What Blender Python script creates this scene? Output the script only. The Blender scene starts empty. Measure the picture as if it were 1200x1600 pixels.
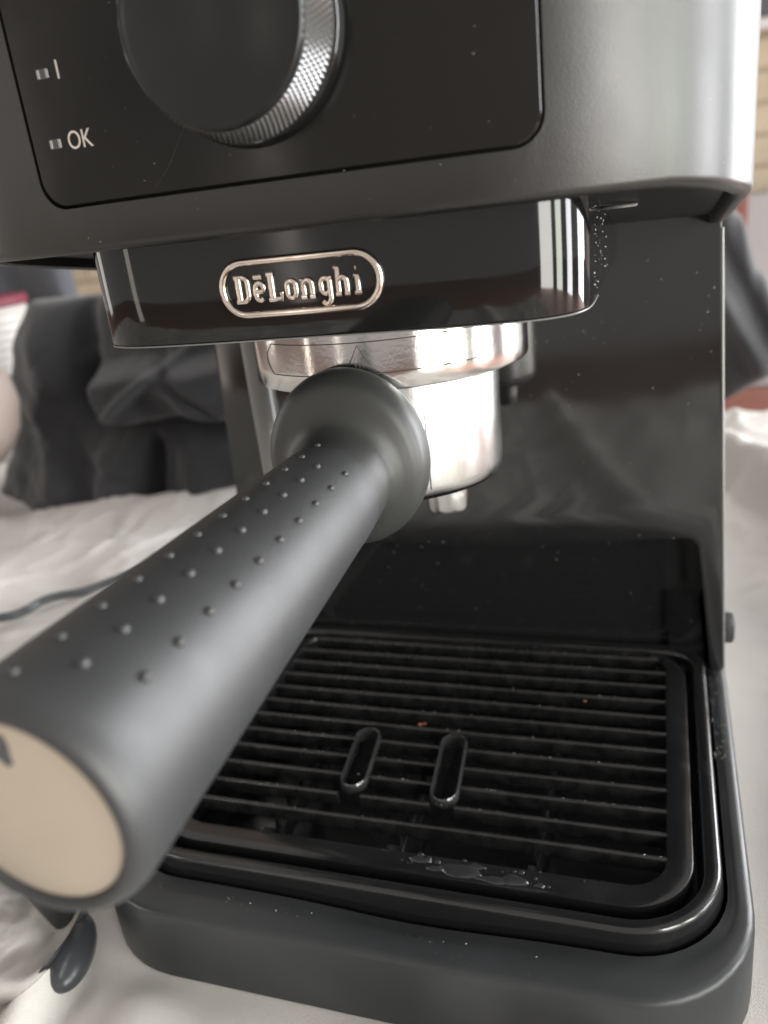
import bpy, bmesh, math, random
from mathutils import Vector, Matrix, noise
random.seed(7)
PI = math.pi
S = bpy.context.scene
COL = S.collection

# ------------------------------------------------------------------ camera
RX = Vector((0.94712148, 0.30070658, -0.11196632))
DN = Vector((0.00775198, -0.3702817, -0.92888717))
FW = Vector((-0.32078157, 0.87890103, -0.35303282))
CAM = Vector((0.0772, -0.151, 0.2187))
cd = bpy.data.cameras.new('camera')
cam = bpy.data.objects.new('camera', cd)
COL.objects.link(cam)
m = Matrix((RX, -DN, -FW)).transposed().to_4x4()
m.translation = CAM
cam.matrix_world = m
cd.sensor_fit = 'VERTICAL'; cd.sensor_height = 36.0; cd.sensor_width = 27.0
cd.lens = 1277.25 / 1600 * 36
cd.clip_start = 0.005; cd.clip_end = 60
cd.dof.use_dof = True; cd.dof.focus_distance = 0.205; cd.dof.aperture_fstop = 12.0
S.camera = cam

# ------------------------------------------------------------------ light
W = bpy.data.worlds.new('World'); S.world = W; W.use_nodes = True
W.node_tree.nodes['Background'].inputs['Color'].default_value = (1.0, 0.94, 0.885, 1)
W.node_tree.nodes['Background'].inputs['Strength'].default_value = 0.44

def area(name, az, el, dist, w, h, rad, col, target=Vector((0, .06, .12))):
    """soft rectangular lamp: az measured from the front (-Y) towards the right (+X)"""
    L = bpy.data.lights.new(name, 'AREA'); L.shape = 'RECTANGLE'
    L.size = w; L.size_y = h; L.color = col
    L.energy = rad * PI * w * h
    o = bpy.data.objects.new(name, L); COL.objects.link(o)
    a = math.radians(az); e = math.radians(el)
    d = Vector((math.sin(a) * math.cos(e), -math.cos(a) * math.cos(e), math.sin(e)))
    o.location = target + d * dist
    o.rotation_euler = (-d).to_track_quat('-Z', 'Y').to_euler()
    return o
area('window_light_bright', 50, -4, 2.0, 0.62, 2.2, 11.0, (1.0, .97, .93))
area('window_light_garden', 72, -5, 2.0, 0.40, 2.2, 11.0, (.94, 1.0, .87))
area('window_light_side', 97, -6, 2.0, 0.46, 2.2, 13.0, (.97, .975, 1.0))
area('window_light_rear', 134, 8, 2.2, 0.80, 2.2, 12.0, (.96, .98, 1.0))
area('added_lamp_left', -52, 6, 2.4, 0.12, 1.8, 2.2, (1.0, .90, .78))  # added lamp for cream streaks in the steel, no window known here
area('added_lamp_left_slim', -24, 4, 2.4, 0.07, 1.6, 2.0, (1.0, .92, .84))  # added slim lamp, one more streak reflected in steel and bezel
area('added_lamp_left_far', -95, 12, 2.4, 0.5, 1.6, 2.0, (1.0, .93, .85))  # added lamp further round to the left, for reflections only
S.view_settings.view_transform = 'Standard'; S.view_settings.look = 'None'
S.view_settings.exposure = 0.38; S.view_settings.gamma = 1.0

# ------------------------------------------------------------------ materials
def mat(name, col, rough=.5, metal=0.0, spec=.5, bump=0, bscale=200, rvar=0, rscale=60, cvar=0, cscale=30, col2=None,
        aniso=None, coat=0, sheen=0, trans=0):
    M = bpy.data.materials.new(name); M.use_nodes = True
    nt = M.node_tree; N = nt.nodes; K = nt.links
    b = N['Principled BSDF']
    b.inputs['Base Color'].default_value = (*col, 1)
    b.inputs['Roughness'].default_value = rough
    b.inputs['Metallic'].default_value = metal
    b.inputs['Specular IOR Level'].default_value = spec
    if coat: b.inputs['Coat Weight'].default_value = coat; b.inputs['Coat Roughness'].default_value = .05
    if sheen: b.inputs['Sheen Weight'].default_value = sheen; b.inputs['Sheen Roughness'].default_value = .5
    if trans: b.inputs['Transmission Weight'].default_value = trans
    tc = N.new('ShaderNodeTexCoord')
    def nz(scale, det=4, stretch=None):
        n = N.new('ShaderNodeTexNoise'); n.inputs['Scale'].default_value = scale; n.inputs['Detail'].default_value = det
        if stretch:
            mp = N.new('ShaderNodeMapping'); mp.inputs['Scale'].default_value = stretch
            K.new(tc.outputs['Object'], mp.inputs['Vector']); K.new(mp.outputs['Vector'], n.inputs['Vector'])
        else: K.new(tc.outputs['Object'], n.inputs['Vector'])
        return n
    if bump:
        n = nz(bscale, 3, aniso); B = N.new('ShaderNodeBump'); B.inputs['Strength'].default_value = bump
        B.inputs['Distance'].default_value = .0004
        K.new(n.outputs['Fac'], B.inputs['Height']); K.new(B.outputs['Normal'], b.inputs['Normal'])
    if rvar:
        n = nz(rscale, 6); r = N.new('ShaderNodeMapRange')
        r.inputs['From Min'].default_value = .35; r.inputs['From Max'].default_value = .7
        r.inputs['To Min'].default_value = max(.02, rough - rvar * .4); r.inputs['To Max'].default_value = rough + rvar
        K.new(n.outputs['Fac'], r.inputs['Value']); K.new(r.outputs['Result'], b.inputs['Roughness'])
    if cvar or col2:
        n = nz(cscale, 5); r = N.new('ShaderNodeMix'); r.data_type = 'RGBA'
        c2 = col2 or tuple(c * (1 - cvar) for c in col)
        r.inputs['A'].default_value = (*col, 1); r.inputs['B'].default_value = (*c2, 1)
        mr = N.new('ShaderNodeMapRange'); mr.inputs['From Min'].default_value = .35; mr.inputs['From Max'].default_value = .65
        K.new(n.outputs['Fac'], mr.inputs['Value']); K.new(mr.outputs['Result'], r.inputs['Factor'])
        K.new(r.outputs['Result'], b.inputs['Base Color'])
    return M

M_head = mat('satin_charcoal_plastic', (.007, .0068, .0065), .34, spec=.75, bump=.10, bscale=2500, rvar=.06, rscale=40)
M_panel = mat('gloss_charcoal_panel', (.006, .0052, .0044), .13, rvar=.16, rscale=28, spec=.36)
M_gloss = mat('gloss_black_plastic', (.007, .007, .0072), .06, rvar=.07, rscale=45, spec=.5)
M_col = mat('gloss_black_column', (.011, .011, .0115), .08, rvar=.08, rscale=18, spec=.75)
M_base = mat('satin_black_base', (.034, .0365, .039), .36, bump=.08, bscale=2500, rvar=.08, rscale=60, cvar=.2, cscale=40)
M_tray = mat('black_tray_plastic', (.011, .011, .0115), .17, rvar=.14, rscale=90, spec=.8)
M_grill = mat('black_grill_plastic', (.016, .016, .0165), .24, rvar=.2, rscale=120, cvar=.6, cscale=200, spec=.7, bump=.2, bscale=900)
M_slot = mat('glossy_slot_rim', (.03, .03, .031), .12, spec=1.0)
M_handle = mat('soft_touch_black', (.026, .027, .029), .46, rvar=.05, rscale=70, spec=.66, bump=.14, bscale=2200)
M_collar = mat('dark_collar_plastic', (.030, .031, .030), .40, rvar=.05)
M_steel = mat('polished_steel', (.64, .63, .615), .14, 1, bump=.05, bscale=900, rvar=.05, rscale=90)
M_cup = mat('brushed_cup_steel', (.60, .595, .585), .20, 1, bump=.14, bscale=3200, rvar=.06, rscale=60)
M_chrome = mat('warm_chrome', (.80, .70, .62), .12, 1, rvar=.08, rscale=400)
M_knurl = mat('dark_knurled_metal', (.19, .19, .19), .28, .8)
M_knob = mat('knob_face_plastic', (.008, .008, .008), .30, rvar=.08, spec=.4, rscale=60)
M_print = mat('pale_print', (.50, .45, .40), .5)
M_etch = mat('dark_etching', (.06, .06, .055), .5)
M_cap = mat('champagne_cap', (.44, .375, .30), .42, .25, bump=.05, bscale=600, cvar=.06, cscale=60)
M_led = mat('led_window', (.06, .06, .055), .1)
M_ledend = mat('led_window_edge', (.26, .26, .25), .3)
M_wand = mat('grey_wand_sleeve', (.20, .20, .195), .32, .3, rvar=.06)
M_dust = mat('dust_speck', (.55, .54, .51), .8, cvar=.6, cscale=900)
M_water = mat('water_drop', (.03, .03, .032), .03, spec=.6)
M_crumb = mat('coffee_crumb', (.22, .07, .035), .6)
M_cloth = mat('cream_tablecloth', (.73, .70, .665), .85, bump=.8, bscale=2200, cvar=.10, cscale=9, sheen=.2)
M_denim = mat('black_cotton', (.034, .034, .038), .85, bump=.6, bscale=1500, cvar=.25, cscale=20, sheen=.25)
M_blue = mat('slate_cotton', (.085, .090, .105), .85, bump=.5, bscale=900, cvar=.2, cscale=20, sheen=.2)
M_cable = mat('grey_cable', (.07, .078, .085), .3)
M_tub = mat('white_ribbed_plastic', (.60, .57, .54), .35)
M_red = mat('red_lid_plastic', (.20, .035, .055), .6)
M_beige = mat('beige_ceramic', (.55, .46, .41), .4, cvar=.08)
M_pot = mat('shiny_pot_steel', (.60, .59, .575), .09, 1, bump=.1, bscale=40)
M_dark = mat('dark_grey_plastic', (.045, .048, .055), .28, rvar=.08)
M_brick = mat('cream_brick', (.66, .56, .42), .8, bump=.4, bscale=60, cvar=.12, cscale=8)
M_mortar = mat('grey_mortar', (.42, .36, .28), .9)
M_plaster = mat('grey_plaster', (.42, .40, .41), .85, cvar=.08, cscale=5)
M_wood = mat('red_brown_wood', (.25, .085, .06), .5, cvar=.3, cscale=12)
M_terra = mat('terracotta_floor', (.30, .16, .12), .6, cvar=.2, cscale=3)
M_glass = mat('grey_window_glass', (.12, .12, .13), .1)
M_white = mat('white_paint', (.75, .74, .72), .4)
M_table = mat('table_wood', (.25, .14, .07), .5, cvar=.3, cscale=10)

# ------------------------------------------------------------------ helpers
def obj(name, verts, faces, mat_, parent=None, sharp=35, label=None, kind=None):
    me = bpy.data.meshes.new(name); me.from_pydata([tuple(v) for v in verts], [], faces)
    bm = bmesh.new(); bm.from_mesh(me); bmesh.ops.recalc_face_normals(bm, faces=bm.faces); bm.to_mesh(me); bm.free()
    me.materials.append(mat_)
    me.shade_smooth(); me.set_sharp_from_angle(angle=math.radians(sharp))
    o = bpy.data.objects.new(name, me); COL.objects.link(o)
    if parent: o.parent = parent
    if label: o['label'] = label
    if kind: o['kind'] = kind
    return o

def thing(name, label, cat, group=None):
    o = bpy.data.objects.new(name, None); COL.objects.link(o); o['label'] = label; o['category'] = cat
    o.empty_display_size = .01
    if group: o['group'] = group
    return o

def tag(o, label, cat, kind=None):
    o['label'] = label; o['category'] = cat
    if kind: o['kind'] = kind
    return o

def loft(loops, closed=True, cap0=True, cap1=True):
    n = len(loops[0]); V = [p for l in loops for p in l]; F = []
    for i in range(len(loops) - 1):
        for j in range(n if closed else n - 1):
            a = i * n + j; b = i * n + (j + 1) % n
            F.append((a, b, b + n, a + n))
    if cap0: F.append(tuple(range(n))[::-1])
    if cap1: F.append(tuple((len(loops) - 1) * n + k for k in range(n)))
    return V, F

def rrect(x0, x1, y0, y1, rf, rb=None, n=10, side=14):
    """plan loop, same vertex count always: front corners radius rf, back corners rb"""
    rb = rf if rb is None else rb
    P = []
    def arc(cx, cy, r, a0, a1):
        for k in range(n + 1):
            a = math.radians(a0 + (a1 - a0) * k / n); P.append((cx + r * math.cos(a), cy + r * math.sin(a)))
    def line(a, b):
        for k in range(1, side): t = k / side; P.append((a[0] + (b[0] - a[0]) * t, a[1] + (b[1] - a[1]) * t))
    arc(x1 - rf, y0 + rf, rf, -90, 0); line((x1, y0 + rf), (x1, y1 - rb))
    arc(x1 - rb, y1 - rb, rb, 0, 90); line((x1 - rb, y1), (x0 + rb, y1))
    arc(x0 + rb, y1 - rb, rb, 90, 180); line((x0, y1 - rb), (x0, y0 + rf))
    arc(x0 + rf, y0 + rf, rf, 180, 270); line((x0 + rf, y0), (x1 - rf, y0))
    return P

def lathe(profile, axis_o, axis_u, seg=64, off=None, wob=None):
    """profile [(s, r)] along axis; off(s)->(dx,dz) shift; wob(s)->(kx,kz) ellipse factors"""
    u = Vector(axis_u).normalized()
    e1 = u.cross(Vector((0, 0, 1)))
    if e1.length < 1e-3: e1 = Vector((1, 0, 0))
    e1.normalize(); e2 = e1.cross(u).normalized(); loops = []
    for s, r in profile:
        d = off(s) if off else (0, 0); k = wob(s) if wob else (1, 1)
        loops.append([Vector(axis_o) + u * s + e1 * (d[0] + r * k[0] * math.cos(2 * PI * j / seg)) + e2 * (d[1] + r * k[1] * math.sin(2 * PI * j / seg)) for j in range(seg)])
    return loft(loops)

def tube(path, r, seg=10, closed=False, flat=None):
    P = [Vector(p) for p in path]; n = len(P); loops = []
    up = Vector((0, 0, 1)) if flat is None else Vector(flat[0])
    for i, p in enumerate(P):
        a = P[(i - 1) % n] if (closed or i > 0) else p; b = P[(i + 1) % n] if (closed or i < n - 1) else p
        t = (b - a).normalized()
        if flat is None:
            e1 = t.cross(Vector((.13, .21, .97))).normalized(); e2 = t.cross(e1); k = 1
        else:
            e2 = up; e1 = t.cross(up).normalized(); k = flat[1]
        loops.append([p + e1 * r * math.cos(2 * PI * j / seg) + e2 * r * k * math.sin(2 * PI * j / seg) for j in range(seg)])
    if closed:
        loops.append(loops[0]); return loft(loops, cap0=False, cap1=False)
    return loft(loops)

def merge(parts):
    V = []; F = []
    for v, f in parts:
        k = len(V); V += list(v); F += [tuple(i + k for i in q) for q in f]
    return V, F

def box(x0, x1, y0, y1, z0, z1, bev=.0, seg=2):
    bm = bmesh.new(); bmesh.ops.create_cube(bm, size=1)
    for v in bm.verts:
        v.co = Vector((x0 + (v.co.x + .5) * (x1 - x0), y0 + (v.co.y + .5) * (y1 - y0), z0 + (v.co.z + .5) * (z1 - z0)))
    if bev: bmesh.ops.bevel(bm, geom=list(bm.edges), offset=bev, segments=seg, affect='EDGES', profile=.5)
    bm.verts.index_update(); V = [v.co.copy() for v in bm.verts]; F = [tuple(v.index for v in f.verts) for f in bm.faces]
    bm.free(); return V, F

def smooth(a, b, x):
    t = max(0, min(1, (x - a) / (b - a))); return t * t * (3 - 2 * t)

# ================================================================== THE MACHINE
machine = thing('espresso_machine', 'black espresso machine with a round knob, oval chrome badge and slatted drip tray', 'coffee machine')

# ---- base: shell with a well for the tray, and a front dip shaped after a dark reflected crescent
BX = .1025
def base_z(x, y, z):
    d = .0022 * math.exp(-((x - .012) / .036) ** 2 * 1.6) * smooth(.002, .0145, y) * (1 if y < .03 else 0)
    return z - d
def base_loop(ins, z, dip=False):
    rf = max(.036 - ins, .004)
    L = rrect(-BX + ins, BX - ins, ins, .330 - ins, rf, .018)
    return [(x, y, base_z(x, y, z) if dip else z) for x, y in L]
def well_loop(ex, z, dip=False):
    ex += .0014; L = rrect(-.0947 - ex, .0947 + ex, .0162 - ex, .1662 + ex, .027 + ex, .012 + ex)
    return [(x, y, base_z(x, y, z) if dip else z) for x, y in L]
loops = [base_loop(.0012, 0.0), base_loop(.0, .0014), base_loop(0, .0250), base_loop(.0004, .0262), base_loop(.0012, .0269),
         base_loop(.0024, .0271)]
# land blends into the channel round the tray
Lo = base_loop(.0024, .0271); Li = well_loop(.0, .0262)
for t, dz in ((.25, .0271), (.42, .0271), (.55, .0269), (.68, .0266), (.82, .0263), (1.0, .0262)):
    loops.append([(a[0] + (b[0] - a[0]) * t, a[1] + (b[1] - a[1]) * t, base_z(a[0] + (b[0] - a[0]) * t, a[1] + (b[1] - a[1]) * t, dz)) for a, b in zip(Lo, Li)])
loops += [well_loop(0, .006)]
V, F = loft(loops)
obj('base', V, F, M_base, machine)

# ---- column
def column_loop(z):
    t = (z - .027) / .171
    xr = .1018 - .0058 * t; xl = -.1085 + .0065 * t
    b = .0012; zz = z
    return [(xl + b, .158, zz), (xr - b, .158, zz), (xr - .0003, .1583, zz), (xr, .158 + b, zz), (xr, .3, zz), (xl, .3, zz), (xl, .158 + b, zz), (xl + .0003, .1583, zz)]
V, F = loft([column_loop(z) for z in (.0262, .06, .10, .15, .2185)])
colo = obj('column', V, F, M_col, machine, sharp=60)
# niche at the foot of the column that takes the back of the tray
niche = []
def nx_(z): return .0968 - .0053 * (z - .028) / .05
for k in range(9):
    a = PI / 2 - PI / 2 * k / 8; niche.append((.0912 - .005 + .005 * math.cos(a), .0798 + .005 * math.sin(a)))
niche = [(0, .0792), (.025, .0799), (.055, .0822), (.072, .0838)] + niche
niche += [(nx_(.06), .060), (nx_(.045), .045), (nx_(.02), .020)]
for k in range(24):
    pass
niche = niche + [(-x, z) for x, z in reversed(niche[1:])]
Vc, Fc = loft([[(x, .150, z) for x, z in niche], [(x, .1685, z) for x, z in niche]])
cutc = obj('cutter', Vc, Fc, M_col)
md = colo.modifiers.new('b', 'BOOLEAN'); md.object = cutc; md.operation = 'DIFFERENCE'; md.solver = 'EXACT'
dg = bpy.context.evaluated_depsgraph_get(); mec = bpy.data.meshes.new_from_object(colo.evaluated_get(dg))
colo.modifiers.clear(); colo.data = mec; mec.shade_smooth(); mec.set_sharp_from_angle(angle=math.radians(30))
bpy.data.objects.remove(cutc, do_unlink=True)
Vc, Fc = loft([[(.0808, .1650, z), (.0830, .1640, z), (.0925 + (.0505 - z) * .1, .1615, z), (.0945 + (.0505 - z) * .1, .1690, z), (.0808, .1690, z)] for z in (.0273, .0572, .0576)])
obj('tray_guide', Vc, Fc, M_col, machine, sharp=30)
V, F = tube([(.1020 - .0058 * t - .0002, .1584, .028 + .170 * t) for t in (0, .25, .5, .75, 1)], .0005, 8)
obj('edge_highlight', V, F, M_wand, machine)  # pale grey tube standing in for the highlight on the column's bevelled edge
V, F = box(.098, .1062, .166, .176, .034, .0445, .0018)
obj('side_latch', V, F, M_base, machine)

# ---- head body
def head_xy(t):
    """t in 0..1 from left back over the front to right back"""
    pass
B_ = .061
def hpar(x): return (.0995, 4.2) if x < 0 else (.0967, 2.8)
def yhead(x):
    A_, NE = hpar(x)
    return .075 - B_ * (1 - min(1, abs(x) / A_) ** NE) ** (1 / NE)
def head_plan():
    P = []
    K = 48
    for k in range(K + 1):                      # superellipse front, left to right
        a = PI * k / K; c = -math.cos(a); s = math.sin(a)
        A_, NE = hpar(c)
        x = A_ * math.copysign(abs(c) ** (2 / NE), c); y = .075 - B_ * abs(s) ** (2 / NE)
        P.append((x, y))
    Lf = [(-.0995, .32 - .0306 * k) for k in range(8)]; Rf = [(.0967, .32 - .0306 * k) for k in range(7, -1, -1)]
    return Lf + P + Rf
HP = head_plan()
def offs(P, d):
    out = []; n = len(P)
    for i, p in enumerate(P):
        a = P[(i - 1) % n]; b = P[(i + 1) % n]
        if i == 0: out.append((p[0] + d, p[1] - d)); continue
        if i == n - 1: out.append((p[0] - d, p[1] - d)); continue
        tx, ty = b[0] - a[0], b[1] - a[1]; l = math.hypot(tx, ty)
        nx, ny = -ty / l, tx / l                # left-hand normal: inside for this direction
        out.append((p[0] + nx * d, p[1] + ny * d))
    return out
def zbot(y):
    return .2152 - .0165 * max(0, (y - .03)) / .128 if y < .158 else .1987
def hl(ins, dz):
    return [(x, y, zbot(y) + dz) for x, y in offs(HP, ins)]
loops = [[(x, y, .292) for x, y in offs(HP, .006)], [(x, y, .290) for x, y in offs(HP, .002)], [(x, y, .286) for x, y in HP]]
loops += [[(x, y, .286 + (zbot(y) + .002 - .286) * t) for x, y in HP] for t in (.25, .5, .75, 1)]
loops += [hl(.0003, .001), hl(.001, .0003), hl(.002, 0), hl(.0042, 0), hl(.0048, .0005), hl(.0052, .003)]
V, F = loft(loops, cap0=False, cap1=False)
n = len(HP)
for base_i in (0, (len(loops) - 1) * n):
    for i in range(n // 2 - 1):
        F += [(base_i + i, base_i + i + 1, base_i + n - 2 - i), (base_i + i, base_i + n - 2 - i, base_i + n - 1 - i)]
    # n odd: last triangle
    i = n // 2 - 1
    if n % 2: F.append((base_i + i, base_i + i + 1, base_i + i + 2))
head = obj('head_housing', V, F, M_head, machine, sharp=40)

# recess for the control panel
def rr2(hx, z0, z1, r, n=12, side=16):
    return rrect(-hx, hx, z0, z1, r, r, n, side)
PZ0, PZ1 = .2253, .2797
cut = rr2(.0563, PZ0 - .0003, PZ1 + .0003, .0063)
V, F = loft([[(x, -.02, z) for x, z in cut], [(x, .0225, z) for x, z in cut]])
cutter = obj('cutter', V, F, M_head)
md = head.modifiers.new('b', 'BOOLEAN'); md.object = cutter; md.operation = 'DIFFERENCE'; md.solver = 'EXACT'
dg = bpy.context.evaluated_depsgraph_get(); me2 = bpy.data.meshes.new_from_object(head.evaluated_get(dg))
head.modifiers.clear(); head.data = me2
head.data.shade_smooth(); head.data.set_sharp_from_angle(angle=math.radians(40))
bpy.data.objects.remove(cutter, do_unlink=True)

def panel_surf(loop2, ofs): return [(x, yhead(x) + ofs, z) for x, z in loop2]
zc = (PZ0 + PZ1) / 2
outer = rr2(.0558, PZ0 + .0002, PZ1 - .0002, .0059); nP = len(outer)
loops = [panel_surf(outer, .004)]
loops.append(panel_surf(outer, .0004))
def shrink(k, d=0): return [((x) * k, zc + (z - zc) * k) for x, z in outer]
loops.append(panel_surf([(x - math.copysign(min(.0004, abs(x)), x), z - math.copysign(min(.0004, abs(z - zc)), z - zc)) for x, z in outer], .0))
for k in (.9, .75, .6, .45, .3, .15, .02): loops.append(panel_surf(shrink(k), 0))
V, F = loft(loops)
panel = obj('control_panel', V, F, M_panel, machine, sharp=30)

# knob
kc = (0, 0, .2527)
prof = [(0, .0165), (-.0003, .0172), (-.0003, .0180), (.0001, .0184), (.0008, .0186)]
prof = [(0.0007, .0001), (0.0006, .0168), (0.0, .0174), (-.0002, .0180), (.0001, .0184), (.0008, .0186), (.001, .0178)]
V, F = lathe([(s, r) for s, r in prof], kc, (0, 1, 0), 96)
knob = obj('control_knob', V, F, M_knob, machine, sharp=50)
V, F = tube([(.01835 * math.cos(2 * PI * k / 96), .0003, kc[2] + .01835 * math.sin(2 * PI * k / 96)) for k in range(96)], .00020, 8, True)
obj('knob_ring', V, F, M_gloss, knob)
loops = []
SEG = 224; ROW = 16
for i in range(ROW + 1):
    t = i / ROW; y = .0009 + .0098 * t; r0 = .0187 + .0016 * t
    loops.append([((r0 + (.00046 if 0 < i < ROW and i % 2 == 0 and (j + (i // 2)) % 2 == 0 else -.00018)) * math.cos(2 * PI * j / SEG), y,
                   kc[2] + (r0 + (.00046 if 0 < i < ROW and i % 2 == 0 and (j + (i // 2)) % 2 == 0 else -.00018)) * math.sin(2 * PI * j / SEG)) for j in range(SEG)])
V, F = loft(loops)
obj('knurled_grip', V, F, M_knurl, knob, sharp=20)
V, F = lathe([(.0108, .0198), (.0109, .0205), (.0114, .0209), (.0135, .0212), (.0155, .0213)], kc, (0, 1, 0), 96)
obj('knob_skirt', V, F, M_gloss, knob)

# printed marks on the panel
def text(s, size, x, z, parent, m_, name, squash=1.0):
    c = bpy.data.curves.new('t', 'FONT'); c.body = s; c.size = size; c.extrude = .00004; c.align_x = 'CENTER'; c.align_y = 'CENTER'
    o = bpy.data.objects.new('t', c); COL.objects.link(o); dg = bpy.context.evaluated_depsgraph_get()
    me = bpy.data.meshes.new_from_object(o.evaluated_get(dg)); bpy.data.objects.remove(o, do_unlink=True)
    for v in me.vertices:
        px = x + v.co.x * squash; v.co = Vector((px, yhead(px) - .00006 - v.co.z, z + v.co.y))
    me.materials.clear(); me.materials.append(m_)
    r = bpy.data.objects.new(name, me); COL.objects.link(r); r.parent = parent; return r
text('OK', .0052, -.0424, .2384, panel, M_print, 'ok_print', .86)
text('I', .0052, -.0442, .2521, panel, M_print, 'on_print', .9)
for px, pz in ((-.0482, .2520), (-.0490, .2384)):
    V, F = box(px - .0013, px + .0013, yhead(px) - .0002, yhead(px) + .001, pz - .0010, pz + .0010, .00012, 1)
    led = obj('led_window', V, F, M_led, panel)
    for sx in (-1, 1):
        V, F = box(px + sx * .0011 - .00035, px + sx * .0011 + .00035, yhead(px) - .00028, yhead(px) + .0005, pz - .00085, pz + .00085, .00005, 1)
        obj('led_edge', V, F, M_ledend, panel)

pts = [(-.0165, .2372), (-.0185, .2349), (-.0208, .2318), (-.0232, .2292), (-.0258, .2270)]
V, F = tube([(x, yhead(x) - .00001, z) for x, z in pts], .000022, 5); obj('scratch', V, F, M_led, panel)
# ---- bezel carrying the badge
BA, BB, BN = .0622, .0362, 5.5
def ybez(x): return .0605 - BB * (1 - min(1, abs(x) / BA) ** BN) ** (1 / BN)
BP = [(-BA, .15 - .012 * k) for k in range(8)]
for k in range(61):
    a = PI * k / 60; c = -math.cos(a); s = math.sin(a)
    BP.append((BA * math.copysign(abs(c) ** (2 / BN), c), .0605 - BB * abs(s) ** (2 / BN)))
BP += [(BA, .15 - .012 * k) for k in range(7, -1, -1)]
def bl(ins, z): return [(x, y, z) for x, y in offs(BP, ins)]
loops = [bl(0, .2255), bl(0, .205), bl(0, .1922), bl(.0002, .1917), bl(.0007, .1914), bl(.0030, .1914), bl(.0034, .1920), bl(.0036, .196)]
V, F = loft(loops, cap0=False, cap1=False); n = len(BP)
for bi in (0, (len(loops) - 1) * n):
    for i in range(n // 2 - 1): F.append((bi + i, bi + i + 1, bi + n - 2 - i, bi + n - 1 - i))
    if n % 2: i = n // 2 - 1; F.append((bi + i, bi + i + 1, bi + i + 2))
bezel = obj('badge_bezel', V, F, M_gloss, machine, sharp=40)
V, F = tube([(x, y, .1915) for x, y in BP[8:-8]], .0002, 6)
obj('bezel_edge_line', V, F, M_wand, bezel)  # thin grey line along the lower edge of the bezel

# badge: pill outline and raised letters
badge_c = (-.0004, .20345); bw, bh = .0193, .0059
ring = rrect(badge_c[0] - bw, badge_c[0] + bw, badge_c[1] - bh, badge_c[1] + bh, bh - .0001, bh - .0001, 14, 12)
path = [(x, ybez(x) - .0004, z) for x, z in ring]
V, F = tube(path, .00085, 12, True, flat=((0, -1, 0), .75))
badge = obj('oval_badge', V, F, M_chrome, machine, sharp=60)
# slab letters as rounded raised strokes; units: cap height 1
def arcp(cx, cy, rx, ry, a0, a1, n=10):
    return [(cx + rx * math.cos(math.radians(a0 + (a1 - a0) * k / n)), cy + ry * math.sin(math.radians(a0 + (a1 - a0) * k / n))) for k in range(n + 1)]
G = {
 'D': (.95, [[(.22, .05), (.22, .95)], [(.05, .95), (.45, .95)] + arcp(.45, .72, .27, .23, 90, 0, 6) + arcp(.45, .28, .27, .23, 0, -90, 6) + [(.05, .05)]]),
 'e': (.78, [[(.18, .38), (.56, .38)] + arcp(.36, .48, .22, .22, 0, 180, 8) + [(.14, .25)] + arcp(.36, .24, .22, .19, 180, 320, 8), [(.14, .92), (.58, .92)]]),
 'L': (.86, [[(.22, .98), (.22, .05)], [(.05, .98), (.42, .98)], [(.05, .05), (.72, .05), (.72, .30)]]),
 'o': (.80, [arcp(.38, .48, .23, .20, 0, 180, 8) + arcp(.38, .25, .23, .20, 180, 360, 8) + [(.61, .48)]]),
 'n': (.92, [[(.06, .66), (.20, .66), (.20, .05)], [(.06, .05), (.34, .05)], [(.20, .55)] + arcp(.43, .46, .20, .20, 130, 0, 6) + [(.63, .05)], [(.52, .05), (.78, .05)]]),
 'g': (.82, [arcp(.38, .48, .22, .19, 0, 180, 8) + arcp(.38, .30, .22, .19, 180, 360, 8), [(.60, .68), (.60, -.08)] + arcp(.38, -.06, .22, .20, 0, -150, 8), [(.60, .66), (.74, .66)]]),
 'h': (.92, [[(.06, 1.0), (.20, 1.0), (.20, .05)], [(.06, .05), (.34, .05)], [(.20, .55)] + arcp(.43, .46, .20, .20, 130, 0, 6) + [(.63, .05)], [(.52, .05), (.78, .05)]]),
 'i': (.52, [[(.08, .66), (.24, .66), (.24, .05)], [(.08, .05), (.42, .05)], [(.19, .93), (.26, .93)]]),
}
cap = .0060; tot = sum(G[c][0] for c in 'DeLonghi'); kx = .0317 / tot; x0 = badge_c[0] - .0163
for ch in 'DeLonghi':
    w, strokes = G[ch]; parts = []
    for q, st in enumerate(strokes):
        pts = []
        for a, b in zip(st[:-1], st[1:]):
            pts.append(a)
        pts.append(st[-1])
        vertical = abs(st[0][0] - st[-1][0]) < .01 and len(st) == 2
        P3 = [(x0 + a * kx, ybez(x0 + a * kx) - .00025 - .00006 * q, badge_c[1] - .0031 + b * cap) for a, b in pts]
        parts.append(tube(P3, .00082 if vertical else .00060, 12, False, flat=((0, -1, 0), .55)))
    V, F = merge(parts); obj('raised_letter', V, F, M_chrome, badge, sharp=70)
    x0 += w * kx

# underside details of the head
V, F = tube([(.066 + .0045 * math.cos(2 * PI * k / 24), .085 + .0045 * math.sin(2 * PI * k / 24), zbot(.085) + .0026) for k in range(24)], .0005, 8, True)
obj('screw_recess', V, F, M_wand, machine)

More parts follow.
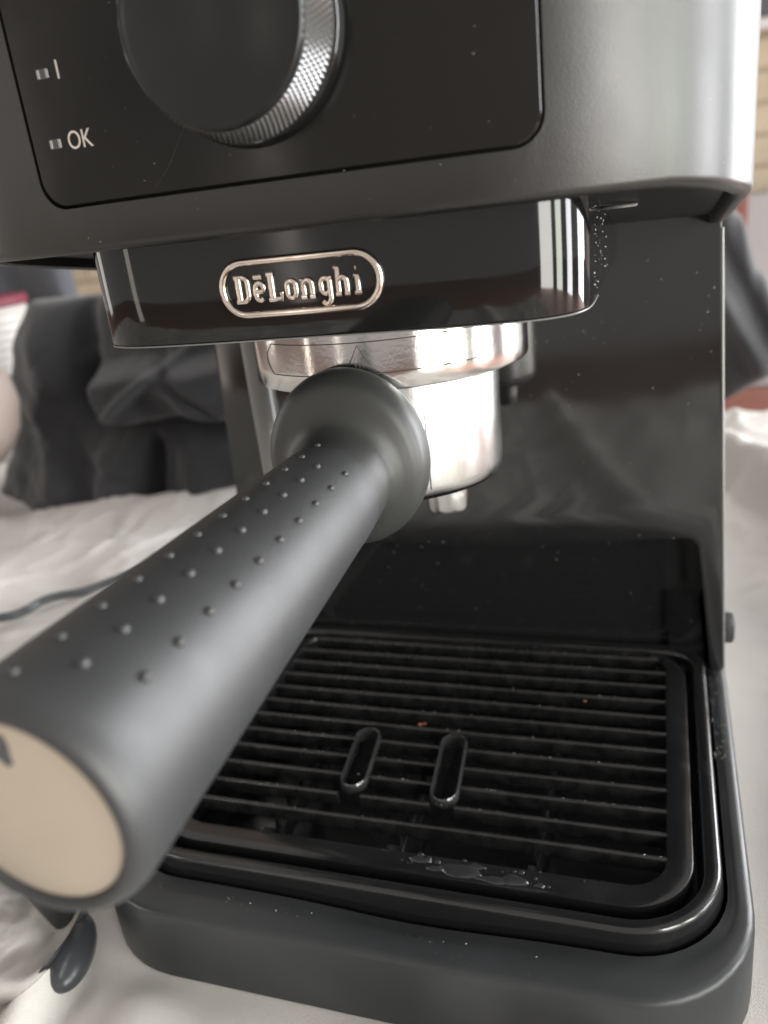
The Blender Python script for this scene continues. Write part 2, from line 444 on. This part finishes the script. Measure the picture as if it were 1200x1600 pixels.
# ---- group ring (steel shroud)
gc = Vector((-.0017, .089, 0)); GR = .0415
V, F = lathe([(.2230, GR - .001), (.2200, GR), (.19, GR), (.178, GR), (.1732, GR), (.1726, GR - .0003), (.1723, GR - .001), (.1725, GR - .0035), (.176, GR - .005)][::-1], gc, (0, 0, 1), 128)
grp = obj('group_ring', V, F, M_steel, machine)
def cyl(th, z, r=GR): a = math.radians(th); return gc + Vector((r * math.sin(a), -r * math.cos(a), z))
r_ = GR + .00002
pth = [cyl(t, .1857, r_) for t in range(-34, 55, 2)] + [cyl(54, z / 1e4, r_) for z in range(1850, 1775, -10)] + [cyl(t, .1773, r_) for t in range(53, -36, -2)] + [cyl(-38, .1800, r_), cyl(-38.5, .1815, r_), cyl(-38, .183, r_)]
V, F = tube(pth, .00015, 6, True); obj('engraved_frame', V, F, M_etch, grp)
tri = [cyl(6, .1849, r_), cyl(8.9, .1812, r_), cyl(11.8, .1779, r_), cyl(6, .1779, r_), cyl(.4, .1779, r_), cyl(3.2, .1812, r_)]
V, F = tube(tri, .00018, 6, True)
parts = [(V, F)]
for k in (-1, 0, 1):
    parts.append(tube([cyl(6 + k * 1.4 + .4 * math.sin(q * 1.6), .1788 + q * .0007, r_) for q in range(5)], .00008, 5))
V, F = merge(parts); obj('hot_surface_triangle', V, F, M_etch, grp)

# ---- steam wand behind-left of the group
V, F = merge([tube([(-.0640, .120, .212), (-.0640, .120, .16), (-.0636, .120, .118), (-.0633, .119, .100)], .0050, 20),
              tube([(-.0633, .119, .1002), (-.0632, .119, .094), (-.0632, .1185, .090)], .0036, 16)])
wand = obj('steam_wand', V, F, M_wand, machine)
V, F = tube([(-.0632, .1186, .0912), (-.0632, .1182, .086)], .0042, 16); obj('wand_tip', V, F, M_steel, wand)

# ---- drip tray
tray = None
def tl(o, z, r=.0265): return [(x, y, z) for x, y in rrect(-.0940 + o, .0940 - o, .0137 + o, .1600 - o, r - o, .014 - min(o, .010))]
loops = [tl(-.0006, .0080), tl(-.0010, .0290), tl(-.0002, .0348), tl(.0000, .0358), tl(.0004, .0363), tl(.0009, .0365), tl(.0020, .0365), tl(.0034, .0362), tl(.0042, .0357),
         tl(.0046, .0350), tl(.0048, .0340), tl(.0051, .0320), tl(.0053, .0120), tl(.02, .0110)]
V, F = loft(loops)
tray = obj('drip_tray', V, F, M_tray, machine)
tray.location = (0, .0037, -.0043); tray.scale = (1.003, 1.017, 1)
# grill frame ring
def gl(hx, y0, y1, z, r): return [(x, y, z) for x, y in rrect(-hx, hx, y0, y1, r, r)]
loops = [gl(.0866, .0224, .1565, .0290, .0195), gl(.0868, .0222, .1567, .0345, .0197), gl(.0866, .0224, .1565, .0352, .0195), gl(.0861, .0229, .1561, .0354, .0190),
         gl(.0835, .0255, .1553, .0352, .0164), gl(.0800, .0300, .1543, .0350, .0120), gl(.0794, .0306, .1538, .0347, .0114), gl(.0791, .0309, .1535, .0338, .0111), gl(.0791, .0309, .1535, .0290, .0111)]
V, F = loft(loops + [loops[0]], cap0=False, cap1=False)
obj('grill_frame', V, F, M_tray, tray)
SLY = [42.5 + 9.86 * k for k in range(12)]
slots = [((-.0258, .0710), (-.0276, .0873), (-.0240, .0547)), ((.0072, .0708), (.0054, .0885), (.0090, .0531))]
def slat_bm(x0, x1):
    w = .0011
    ys = [(-.0008, .0300), (-.0008, .0342), (-.0006, .0348), (-.0002, .0351), (.0002, .0351), (.0006, .0348), (.0008, .0342), (.0008, .0300)]
    nn = 14
    return loft([[(x0 + (x1 - x0) * k / nn, y, z) for y, z in ys] for k in range(nn + 1)])
for i, ys in enumerate(SLY):
    y = ys / 1000
    cuts = []
    for (c, top, bot) in slots:
        if bot[1] - .003 < y < top[1] + .003:
            t = (y - bot[1]) / (top[1] - bot[1]); xc = bot[0] + (top[0] - bot[0]) * t
            cuts.append((xc - .0042, xc + .0042))
    xs = [-.0793]
    for a, b in cuts: xs += [a, b]
    xs.append(.0793); parts = [slat_bm(xs[k], xs[k + 1]) for k in range(0, len(xs), 2)]
    V, F = merge(parts)
    V = [Vector((v[0], v[1] + y + .00008 * math.sin(v[0] * 60 + i), v[2] + .00008 * math.sin(v[0] * 43 + i * 2))) for v in V]
    obj('slat', V, F, M_grill, tray)
# cross ribs under the slats
for x in (-.047, -.003, .041):
    parts = [box(x - .0006, x + .0006, .031, .1534, .0170, .0240, .0002, 1)]
    for ys in SLY[:]:
        y = ys / 1000
        v, f = loft([[(x - .0005, y - .0022, .0239), (x + .0005, y - .0022, .0239), (x + .0005, y + .0006, .0239), (x - .0005, y + .0006, .0239)],
                     [(x - .0004, y - .0008, .0336), (x + .0004, y - .0008, .0336), (x + .0004, y + .0004, .0336), (x - .0004, y + .0004, .0336)]])
        parts.append((v, f))
    v, f = loft([[(x - .0008, .0309, .0270), (x + .0008, .0309, .0270), (x + .0008, .0400, .0270), (x - .0008, .0400, .0270)],
                 [(x - .0005, .0309, .0346), (x + .0005, .0309, .0346), (x + .0005, .0328, .0344), (x - .0005, .0328, .0344)]])
    parts.append((v, f))
    V, F = merge(parts); obj('cross_rib', V, F, M_grill, tray, sharp=30)
# slot frames
for c, top, bot in slots:
    d = Vector((top[0] - bot[0], top[1] - bot[1], 0)); L = d.length; d.normalize(); e = Vector((d.y, -d.x, 0)); cc = Vector(((top[0] + bot[0]) / 2, (top[1] + bot[1]) / 2, 0))
    def sl(r, z, L=L):
        P = []; h = L / 2 - .0048
        for k in range(13): a = PI * k / 12; P.append(cc + e * r * math.cos(a) + d * (h + r * math.sin(a)) + Vector((0, 0, z)))
        for k in range(13): a = PI + PI * k / 12; P.append(cc + e * r * math.cos(a) + d * (-h + r * math.sin(a)) + Vector((0, 0, z)))
        return P
    loops = [sl(.0049, .0333), sl(.0050, .0349), sl(.00485, .0356), sl(.0045, .0363), sl(.0041, .0361), sl(.0039, .0353), sl(.0038, .0330), sl(.0038, .0315)]
    V, F = loft(loops + [loops[0]], cap0=False, cap1=False)
    obj('slot_frame', V, F, M_slot, tray)

# ================================================================== THE PORTAFILTER
pf = thing('portafilter', 'steel portafilter with long tapered black handle locked under the oval badge', 'portafilter')
P0 = Vector((0, .089, .1543)); P1 = Vector((-.0025, -.0848, .1483)); U = (P0 - P1).normalized()
EX = U.cross(Vector((0, 0, 1))).normalized(); EZ = EX.cross(U)
cc = (-.0005, .089, 0)
V, F = lathe([(.1362, .0005), (.1362, .012), (.1362, .0240), (.1364, .0280), (.1371, .0294), (.1384, .0303), (.141, .0307), (.160, .0309), (.170, .0312), (.1750, .0312), (.178, .031)], cc, (0, 0, 1), 128)
cup = obj('filter_cup', V, F, M_cup, pf)
for sx in (-.0125, .0122):
    V, F = lathe([(.1246, .0040), (.1242, .0055), (.1244, .0064), (.1256, .0068), (.1300, .0069), (.1345, .0071), (.1365, .0075)], (sx, .089, 0), (0, 0, 1), 40)
    sp = obj('spout', V, F, M_cup, pf)
# seam line on the cup
V, F = tube([(-.0005 + .0311 * math.sin(math.radians(29.5)), .089 - .0311 * math.cos(math.radians(29.5)), z / 1000) for z in range(140, 172, 4)], .00012, 6)
obj('cup_seam', V, F, M_etch, cup)

# collar
def coff(s):
    k = smooth(.112, .128, s); return (-.0014 * k, .0030 * k)
def cwob(s):
    k = smooth(.116, .128, s); return (1 - .05 * k, 1 + .05 * k)
prof = [(.0990, .0120), (.1000, .01385), (.1120, .01330), (.1150, .0133), (.1178, .0136), (.1194, .0143), (.1208, .0157), (.1219, .0177), (.1228, .0197), (.1237, .0212), (.1251, .0223),
        (.1272, .02290), (.1298, .0231), (.1318, .02305), (.1330, .0226), (.1338, .0216), (.1344, .0200), (.1380, .0185), (.1460, .0170), (.1500, .0150)]
V, F = lathe(prof, P1, U, 96, coff, cwob)
obj('collar', V, F, M_collar, pf, sharp=50)
# handle shaft
def rh(s): return .01855 - .0453 * s
prof = [(.0010, .0148), (.0002, .0150), (-.0004, .0154), (-.0006, .0160), (-.0003, .0168), (.0007, .0176), (.0020, .0181), (.0040, rh(.004))]
prof += [(s / 1000, rh(s / 1000)) for s in range(8, 101, 4)] + [(.1020, rh(.102) + .0001), (.108, .01365)]
V, F = lathe(prof, P1, U, 96)
handle = obj('handle', V, F, M_handle, pf, sharp=60)
V, F = lathe([(.0013, .0001), (.0003, .0002), (.00030, .0144), (.0004, .01475), (.0008, .0149), (.0014, .0149)], P1, U, 96)
capo = obj('end_cap', V, F, M_cap, handle, sharp=40)
# dark point of the printed mark on the cap: located by plane coordinates on the cap face
def capp(a, b, d=-.0001): return P1 + U * (.0003 + d) + EX * a + EZ * b
MK = ((.80, 13.0), (1.15, 11.8), (.95, 9.6), (.78, 8.2), (.35, 7.95), (-.25, 8.1), (-.95, 8.9), (-2.2, 11.0), (-1.9, 12.9))
V, F = loft([[capp(a / 1000, b / 1000, .0) for a, b in MK], [capp(a / 1000, b / 1000, -.00018) for a, b in MK]])
obj('cap_mark', V, F, M_dark, capo, sharp=30)
# grip bumps: rows along the handle
bumps = []
def bump(s, deg, r=.0009):
    a = math.radians(deg); nrm = EX * math.sin(a) + EZ * math.cos(a)
    c = P1 + U * s + nrm * (rh(s) - .00005)
    t1 = U; t2 = nrm.cross(t1); loops = []
    for q in range(5):
        ph = q * PI / 2 / 4.6
        loops.append([c + (t1 * math.cos(2 * PI * j / 12) + t2 * math.sin(2 * PI * j / 12)) * r * math.cos(ph) + nrm * r * 1.05 * math.sin(ph) for j in range(12)])
    return loft(loops)
for r_i, (deg, s0, nn, sz) in enumerate(((44.3, .0149, 10, .00095), (20.5, .0112, 10, .00095), (-2, .0062, 12, .0009))):
    for k in range(nn):
        V, F = bump(s0 + .00935 * k, deg, sz * (1 - .02 * k)); obj('grip_bump', V, F, M_handle, handle)

# ================================================================== DUST, WATER, CRUMBS
def fleck(c, n, r):
    n = Vector(n).normalized(); t1 = n.orthogonal().normalized(); t2 = n.cross(t1); a0 = random.random() * 6
    st = random.uniform(.6, 1.8)
    ring_ = [Vector(c) + (t1 * math.cos(a0 + 2 * PI * j / 5) * st + t2 * math.sin(a0 + 2 * PI * j / 5)) * r * random.uniform(.7, 1.2) for j in range(5)]
    top = Vector(c) + n * r * .7
    return ring_ + [top], [(j, (j + 1) % 5, 5) for j in range(5)]
parts = []
for k in range(420):
    x = random.uniform(-.095, .095)
    if noise.noise(Vector((x * 60, 3, 3))) < .05: continue
    y = .0015 + abs(random.gauss(0, .004)) + .0012
    if y < .0125 and abs(x) < .08: parts.append(fleck((x, y, base_z(x, y, .0270)), (0, 0, 1), random.choice((.00009, .00010, .00014, .0002))))
for k in range(140):
    y = random.uniform(.10, .157); x = random.uniform(.0955, .1005); parts.append(fleck((x, y, .0271), (0, 0, 1), random.choice((.00008, .0001, .00018))))
for k in range(230):
    xx = random.uniform(-.08, .094); zz = random.uniform(.03, .19)
    parts.append(fleck((xx, .1685 if (zz < .079 and abs(xx) < .08) else .158, zz), (0, -1, 0), random.choice((.00008, .0001, .00013, .0002))))
for k in range(260):
    y = random.choice(SLY) / 1000; parts.append(fleck((random.uniform(-.06, .078), y * 1.017 + .0037, .0308), (0, 0, 1), random.choice((.00008, .0001, .00016, .00022))))
for k in range(60):
    x = random.uniform(-.055, .09); parts.append(fleck((x, yhead(x), random.uniform(.217, .28)), (0, -1, 0), random.choice((.00006, .00008, .0001))))
for k in range(50):
    parts.append(fleck((BA, random.uniform(.05, .1), random.uniform(.193, .213)), (1, 0, 0), random.choice((.00008, .00012, .0002))))
V, F = merge(parts)
obj('dust', V, F, M_dust, machine, kind='stuff')
def drop(c, n, r, h=.45):
    n = Vector(n).normalized(); t1 = n.orthogonal().normalized(); t2 = n.cross(t1); loops = []
    for q in range(5):
        ph = q * PI / 2 / 4.3
        loops.append([Vector(c) + (t1 * math.cos(2 * PI * j / 14) + t2 * math.sin(2 * PI * j / 14)) * r * math.cos(ph) + n * r * h * math.sin(ph) for j in range(14)])
    return loft(loops)
parts = []
for k in range(70):
    x = random.gauss(.012, .012); z = abs(random.gauss(0, .006)) + .0815; parts.append(drop((x, .1581, z), (0, -1, 0), random.choice((.0003, .0004, .0006, .0009)), .12))
def puddle(x, y, z, rx, ry, h, sd):
    loops = []
    for q in range(4):
        k = (1, .93, .78, .45)[q]; zz = (0, .55, .9, 1)[q] * h
        loops.append([Vector((x + rx * k * math.cos(a) * (1 + .55 * noise.noise(Vector((math.cos(a) * .9, math.sin(a) * .9, sd)))),
                              y + ry * k * math.sin(a) * (1 + .55 * noise.noise(Vector((math.cos(a) * .9, math.sin(a) * .9, sd)))), z + zz)) for a in [2 * PI * j / 36 for j in range(36)]])
    return loft(loops)
for k, (x, y, rx, ry) in enumerate(((.021, .0290, .0065, .0030), (.031, .0275, .0050, .0016), (.0375, .0290, .0040, .0022), (.009, .0312, .0035, .0014), (.014, .0283, .0022, .0012), (.026, .0315, .0030, .0010), (.045, .0280, .0016, .0010))):
    parts.append(puddle(x, y + .001, .0309, rx, ry * .9, .0006, k * 3.1))
for k in range(30):
    x = random.gauss(.022, .016); y = random.uniform(.0268, .0335); parts.append(drop((x, y + .001, .0309), (0, 0, 1), random.choice((.0003, .0004, .0006, .0009)), .25))
for k in range(9):
    x = random.gauss(.012, .010); parts.append(drop((x, random.uniform(.005, .010), base_z(x, .008, .0266)), (0, 0, 1), random.choice((.0005, .0009, .0014)), .15))
for k in range(26):
    x = random.gauss(.045, .02); parts.append(drop((x, random.uniform(.1580, .1610), .0310), (0, 0, 1), random.choice((.0004, .0007, .0012)), .15))
V, F = merge(parts); obj('water_drops', V, F, M_water, machine, kind='stuff')
parts = [fleck((-.0095, .0985, .0309), (0, 0, 1), .0009), fleck((.0500, .1225, .0309), (0, 0, 1), .0007), fleck((-.0080, .0990, .0310), (0, 0, 1), .0006)]
V, F = merge(parts); obj('coffee_crumbs', V, F, M_crumb, machine, kind='stuff')

# ================================================================== THE SURROUNDINGS
def clothz(x, y):
    # flat under the machine, soft folds elsewhere
    dx = max(0, abs(x) - .105); dy = max(0, -y - .0) if y < 0 else max(0, y - .33)
    d = math.hypot(dx, dy); k = smooth(.0, .06, d)
    z = 0
    z += .010 * (noise.noise(Vector((x * 6, y * 5, 1.3))) + .35) * k
    pl = math.sin(x * 95 + 6 * noise.noise(Vector((x * 9, y * 4, 5)))); z += .0040 * (pl * abs(pl) + .4) * smooth(-.001, .016, -y) * smooth(-.16, -.05, y)
    # diagonal ridge on the right, behind the machine
    u = (x - .15) + .55 * (y - .42); z += .026 * math.exp(-(u / .022) ** 2) * k
    u = (x - .17) - .22 * (y - .22); z += .014 * math.exp(-(u / .018) ** 2) * k
    # long fold on the left
    u = (y - .235) - .10 * (x + .3) - .02 * math.sin(x * 9); z += .003 * math.exp(-(u / .02) ** 2) * smooth(.12, .2, -x)
    u = (y - .36) - .3 * (x + .3); z += .008 * math.exp(-(u / .03) ** 2) * smooth(.12, .2, -x)
    # small pleat beside the front left corner of the machine
    u = (x + .108) + .35 * (y + .0); z += .010 * math.exp(-(u / .006) ** 2) * smooth(.02, -.01, y) * smooth(-.10, -.04, y)
    z += (.0030 * noise.noise(Vector((x * 22 + y * 9, y * 15, 8))) + .0035 * (1 - abs(noise.noise(Vector((x * 9 - y * 4, y * 10 + x * 3, 3)))) * 3) ) * k
    z += .0025 * max(0, 1 - 8 * abs(noise.noise(Vector((x * 16 + y * 6, y * 14 - x * 5, 21))))) * k + .0016 * max(0, 1 - 6 * abs(noise.noise(Vector((x * 40 - y * 16, y * 38 + x * 9, 31))))) * k
    return z - .0006
X0, X1, Y0, Y1 = -.95, .37, -.42, .66
NX, NY = 460, 370
V = []; F = []
def fx(i):
    t = i / NX; return X0 + (X1 - X0) * t
for j in range(NY + 1):
    for i in range(NX + 1):
        x = fx(i); y = Y0 + (Y1 - Y0) * j / NY
        e = min(x - X0, X1 - x, y - Y0, Y1 - y)
        hang = .03
        xx, yy, z = x, y, clothz(x, y)
        if e < hang:
            q = (hang - e) / hang; z = clothz(x, y) - .22 * q ** 1.5 - .004 * q
            cx = .012 * math.sin((x + y) * 45) * q
            if e == x - X0: xx = X0 + hang - .012 * q + cx
            elif e == X1 - x: xx = X1 - hang + .012 * q + cx
            elif e == y - Y0: yy = Y0 + hang - .012 * q + cx
            else: yy = Y1 - hang + .012 * q + cx
        V.append((xx, yy, z))
for j in range(NY):
    for i in range(NX):
        a = j * (NX + 1) + i; F.append((a, a + 1, a + NX + 2, a + NX + 1))
tc_ = obj('tablecloth', V, F, M_cloth, sharp=80)
md = tc_.modifiers.new('thick', 'SOLIDIFY'); md.thickness = .0012; md.offset = -1
tag(tc_, 'cream rumpled tablecloth spread under the coffee machine', 'tablecloth')

tb = thing('table', 'low wooden table hidden under the cream cloth', 'table')
V, F = box(-.90, .32, -.37, .61, -.040, -.016, .003); obj('tabletop', V, F, M_table, tb)
for x in (-.84, .27):
    for y in (-.31, .55):
        V, F = box(x - .025, x + .025, y - .025, y + .025, -.42, -.0405, .003); obj('leg', V, F, M_table, tb)

V, F = box(-5, 5, -3, 6, -.52, -.42); tag(obj('floor', V, F, M_terra), 'terracotta coloured floor beyond the table', 'floor', 'structure').pop('category', None)
# wall with cream bricks
wall = obj('back_wall', *box(-4, 4, 2.75, 2.95, -.42, 2.4), M_mortar, kind='structure'); wall['label'] = 'cream brick wall far behind the machine'
bme = None
def bricks(xa, xb, za, zb, bw_=.24, bh_=.087):
    global bme
    r = 0; z = za
    while z < zb:
        x = xa - (bw_ / 2 if r % 2 else 0)
        while x < xb:
            if bme is None:
                V, F = box(0, bw_ - .012, 0, .02, 0, bh_ - .010, .004, 1); b = obj('brick', V, F, M_brick, wall); bme = b.data
            else:
                b = bpy.data.objects.new('brick', bme); COL.objects.link(b); b.parent = wall
            b.location = (x, 2.742 + random.uniform(-.002, .002), z); x += bw_
        z += bh_; r += 1
bricks(.18, .75, .02, .62); bricks(-2.6, -1.75, -.12, .24)

lw = obj('low_wall', *box(.12, 1.1, 2.45, 2.6, -.42, .125, .02), M_plaster)
tag(lw, 'pale grey plastered low wall in front of the cream bricks at right', 'low wall')
ps = obj('wooden_post', *box(.255, .292, 2.36, 2.40, -.42, 2.3, .004), M_wood)
tag(ps, 'slim red-brown wooden post beside the bright corner of the machine head', 'post')
wn = thing('window', 'grey window with pale sill above the cream bricks at top right', 'window')
V, F = box(.325, .95, 2.70, 2.738, .575, 1.3); fr = obj('pane', V, F, M_glass, wn)
V, F = box(.300, 1.0, 2.66, 2.738, .545, .574, .006); obj('sill', V, F, M_white, wn)
V, F = box(.302, .324, 2.69, 2.738, .5745, 1.3, .003); obj('frame', V, F, M_white, wn)

# heaps of cloth: closed soft bodies with folds
def heap(name, x0, x1, z0, z1, yfront, yback, fn, edge, m_, nx=90, nz=80):
    """fn(x,z) = bulge towards the camera, edge(z)->(left,right) real outline at that height"""
    V = []; F = []
    for side in (0, 1):
        for j in range(nz + 1):
            z = z0 + (z1 - z0) * j / nz; l, r = edge(z)
            for i in range(nx + 1):
                t = i / nx; x = l + (r - l) * t
                q = math.sin(PI * min(1, max(0, t))) ** .30; k = math.sin(PI * (j / nz)) ** .25 if j > nz * .5 else 1
                mid = (yfront + yback) / 2
                if side == 0: y = mid + (yfront - fn(x, z) - mid) * q * k
                else: y = mid + (yback - mid) * q * k
                V.append((x, y, z))
    n1 = (nx + 1) * (nz + 1)
    for s in (0, n1):
        for j in range(nz):
            for i in range(nx):
                a = s + j * (nx + 1) + i; F.append((a, a + 1, a + nx + 2, a + nx + 1))
    for j in range(nz):
        a = j * (nx + 1); F.append((a, a + nx + 1, a + nx + 1 + n1, a + n1)); a += nx; F.append((a, a + nx + 1, a + nx + 1 + n1, a + n1))
    for i in range(nx):
        F.append((i, i + 1, i + 1 + n1, i + n1)); a = nz * (nx + 1) + i; F.append((a, a + 1, a + 1 + n1, a + n1))
    o = obj(name, V, F, m_, sharp=80)
    bm = bmesh.new(); bm.from_mesh(o.data); bmesh.ops.remove_doubles(bm, verts=bm.verts, dist=1e-5); bm.to_mesh(o.data); bm.free()
    return o
def lerp_tab(tab, z):
    for (a, va), (b, vb) in zip(tab[:-1], tab[1:]):
        if z <= b: t = max(0, (z - a) / (b - a)); t = t * t * (3 - 2 * t); return va + (vb - va) * t
    return tab[-1][1]
def g(x, s): return math.exp(-(x / s) ** 2)
def fold1(x, z):
    D = .020 + .035 * smooth(.07, .0, z)
    v = -.402 + .10 * (.17 - z) * .9                       # valley running down from the top left
    D += .020 * g(x - (v - .030), .022)                    # left lobe
    D -= .030 * g(x - (v + .016), .014) * smooth(.055, .09, z)
    top = .124 + .014 * noise.noise(Vector((x * 17, 3.3, 1))) + .05 * min(0, x + .345); bot_ = .076 + .012 * noise.noise(Vector((x * 20, 8.3, 1)))
    roll = smooth(top + .004, top - .016, z) * smooth(bot_ - .005, bot_ + .005, z) * smooth(-.378, -.345, x)
    D += .036 * roll
    D -= .012 * smooth(-.37, -.34, x) * g(z - .072, .006)
    D += .006 * math.sin((x * 1.0 + z * .8) * 95 + 3 * noise.noise(Vector((x * 10, z * 10, 40)))) * smooth(.13, .10, z) * (.4 + noise.noise(Vector((x * 12, z * 9, 50))))
    D += .010 * g((x + .30) - (z - .11) * 1.4, .007) * smooth(bot_, bot_ + .01, z) - .008 * g((x + .27) + (z - .10) * 1.1, .006) * smooth(bot_, bot_ + .01, z)
    D -= .030 * g(x + .383, .012) * g(z - .098, .018)
    D += .014 * smooth(.066, .05, z) * (.5 + .5 * math.sin((x + .37) * 75)) * smooth(-.39, -.36, x)
    D -= .018 * g(x + .315 + .1 * (z - .04), .005) * smooth(.07, .05, z)
    D += .008 * noise.noise(Vector((x * 22, z * 22, 2))) + .0015 * noise.noise(Vector((x * 60, z * 45, 7)))
    D -= .005 * max(0, 1 - 4 * abs(noise.noise(Vector((x * 13 + z * 9, z * 16 - x * 5, 12))))) + .0012 * max(0, 1 - 4 * abs(noise.noise(Vector((x * 34 - z * 20, z * 30 + x * 8, 15)))))
    return D
eL = [(-.01, -.530), (.02, -.515), (.045, -.503), (.09, -.498), (.13, -.482), (.171, -.458), (.20, -.44)]
o = heap('folded_trousers', 0, 0, -.004, .172, .430, .51, fold1, lambda z: (lerp_tab(eL, z), -.15), M_denim, 150, 110)
tag(o, 'black folded cotton garment heaped on the cloth behind the left side of the machine', 'clothing')
def fold2(x, z): return .02 + .015 * math.sin(x * 50 + z * 20) + .01 * noise.noise(Vector((x * 20, z * 20, 9)))
o = heap('slate_garment', 0, 0, -.030, .27, .625, .655, fold2, lambda z: (-.85, -.543), M_blue)
tag(o, 'slate grey garment standing behind the black heap at far left', 'clothing')
def fold3(x, z):
    D = .02 + .02 * g((x - .150) + .55 * (z - .06), .012) * smooth(.14, .08, z) - .012 * g((x - .172) + .5 * (z - .06), .010)
    D += .012 * math.sin(x * 45 - z * 30) * smooth(.10, .02, z)
    return D + .006 * noise.noise(Vector((x * 18, z * 14, 4)))
def edge3(z):
    r = .62 if z < .085 else .62 - (.62 - .165) * smooth(.085, .12, z) - .30 * max(0, z - .12)
    return (.06, r)
V = []; F = []
nx, nz = 120, 70
def topz(x): return lerp_tab([(.05, .24), (.128, .215), (.148, .168), (.168, .115), (.185, .088), (.25, .085), (.62, .10)], x)
def botz(x): return lerp_tab([(.05, -.03), (.13, -.020), (.19, .010), (.30, .02), (.62, -.05)], x)
for side in (0, 1):
    for j in range(nz + 1):
        for i in range(nx + 1):
            x = .06 + .56 * (i / nx) ** 1.6; zt, zb = topz(x), botz(x); t = j / nz; z = zb + (zt - zb) * t
            q = math.sin(PI * t) ** .35 * math.sin(PI * min(1, max(0, i / nx))) ** .3
            V.append((x, .765 + ((-.012 - fold3(x, z)) * q if side == 0 else .012 * q), z))
n1 = (nx + 1) * (nz + 1)
for s in (0, n1):
    for j in range(nz):
        for i in range(nx):
            a = s + j * (nx + 1) + i; F.append((a, a + 1, a + nx + 2, a + nx + 1))
o = obj('draped_jacket', V, F, M_denim, sharp=80)
bm = bmesh.new(); bm.from_mesh(o.data); bmesh.ops.remove_doubles(bm, verts=bm.verts, dist=1e-5); bmesh.ops.recalc_face_normals(bm, faces=bm.faces); bm.to_mesh(o.data); bm.free()
tag(o, 'charcoal jacket hanging beyond the table edge at the right side', 'clothing')
ch = thing('chair', 'wooden chair behind the table that carries the charcoal jacket', 'chair')
for x in (.085, .52):
    V, F = box(x - .015, x + .015, .785, .815, -.42, .20, .004); obj('back_post', V, F, M_wood, ch)
    V, F = box(x - .015, x + .015, 1.15, 1.18, -.42, -.142, .004); obj('leg', V, F, M_wood, ch)
V, F = box(.1005, .5045, .79, .81, .03, .06, .004); obj('back_rail', V, F, M_wood, ch)
V, F = box(.06, .545, .816, 1.19, -.141, -.11, .005); obj('seat', V, F, M_wood, ch)

# cable on the cloth
ctrl = [(-.60, .05), (-.46, .10), (-.38, .155), (-.2960, .1855), (-.2830, .2110), (-.2600, .2310), (-.22, .285), (-.16, .31), (-.1103, .305)]
path = []
for i in range(len(ctrl) - 1):
    p0 = ctrl[max(0, i - 1)]; p1 = ctrl[i]; p2 = ctrl[i + 1]; p3 = ctrl[min(len(ctrl) - 1, i + 2)]
    for k in range(8):
        t = k / 8
        q = [.5 * (2 * p1[a] + (p2[a] - p0[a]) * t + (2 * p0[a] - 5 * p1[a] + 4 * p2[a] - p3[a]) * t * t + (3 * p1[a] - p0[a] - 3 * p2[a] + p3[a]) * t ** 3) for a in (0, 1)]
        path.append((q[0], q[1], sum(clothz(q[0] + u_ * .030, q[1] + v_ * .030) for u_ in (-2, -1, 0, 1, 2) for v_ in (-2, -1, 0, 1, 2)) / 25 + .0055))
path.append((-.1103, .305, .010))
V, F = tube(path, .0027, 14); tag(obj('power_cord', V, F, M_cable), 'grey power cord running over the cloth behind the black handle', 'cord')

# ribbed tub with red lid at far left
tub = thing('ribbed_tub', 'white ribbed plastic tub with red lid at the left edge behind the cloth heap', 'tub')
prof = [(.0, .040), (.002, .046)]
z = .004
while z < .160: prof += [(z, .0480), (z + .003, .0495), (z + .006, .0480)]; z += .0085
prof += [(.165, .047)]
V, F = lathe(prof, (-.605, .555, -.004), (0, 0, 1), 64); obj('tub_body', V, F, M_tub, tub)
V, F = lathe([(.166, .049), (.167, .051), (.174, .051), (.176, .049)], (-.605, .555, -.004), (0, 0, 1), 64); obj('lid', V, F, M_red, tub)
V, F = lathe([(0, .0005), (.0, .020), (.006, .034), (.020, .050), (.038, .060), (.040, .060), (.040, .057), (.022, .047), (.008, .031), (.004, .001)], (-.425, .345, .060), (-.45, -.15, .55), 64)
bo = obj('beige_bowl', V, F, M_beige); tag(bo, 'beige ceramic bowl leaning on its side at the left edge', 'bowl')
V, F = box(-.60, -.500, .33, .385, .004, .050, .008, 3); tag(obj('black_case', V, F, M_dark), 'small black case lying at the left edge below the beige bowl', 'case')

# pot and tamper by the front left corner
V, F = lathe([(.0, .0005), (.0, .006), (.003, .010), (.007, .0155), (.014, .024), (.024, .0305), (.034, .033), (.046, .0325), (.058, .0300), (.066, .0290), (.070, .0296), (.071, .0290), (.068, .0282), (.050, .030), (.034, .031), (.014, .022), (.006, .010), (.005, .001)],
             (-.1205, -.014, .001), (0, 0, 1), 72)
tag(obj('steel_pot', V, F, M_pot), 'shiny rounded steel pot at the lower left below the handle end', 'pot')
a = Vector((-.150, .045, .009)); b = Vector((-.104, .001, .0082)); dd = (b - a).normalized(); LL = (b - a).length
V, F = lathe([(.0, .0005), (.001, .004), (.004, .0062), (.012, .0066), (LL - .012, .0072), (LL - .004, .0070), (LL - .001, .0052), (LL, .0005)], a, dd, 40)
pd = Vector((-.41, .91, 0)); qd = Vector((.91, .41, 0)); lo = []
for q in range(1, 12):
    ph = -PI / 2 + PI * q / 12
    lo.append([Vector((-.1005, -.003, .0066)) + (pd * .0145 * math.cos(2 * PI * j / 32) + qd * .0074 * math.sin(2 * PI * j / 32)) * math.cos(ph) + Vector((0, 0, .0062 * math.sin(ph))) for j in range(32)])
V, F = merge([(V, F), loft(lo)])
sc = obj('plastic_spoon', V, F, M_dark); tag(sc, 'dark grey plastic spoon lying between steel pot and machine base', 'spoon')
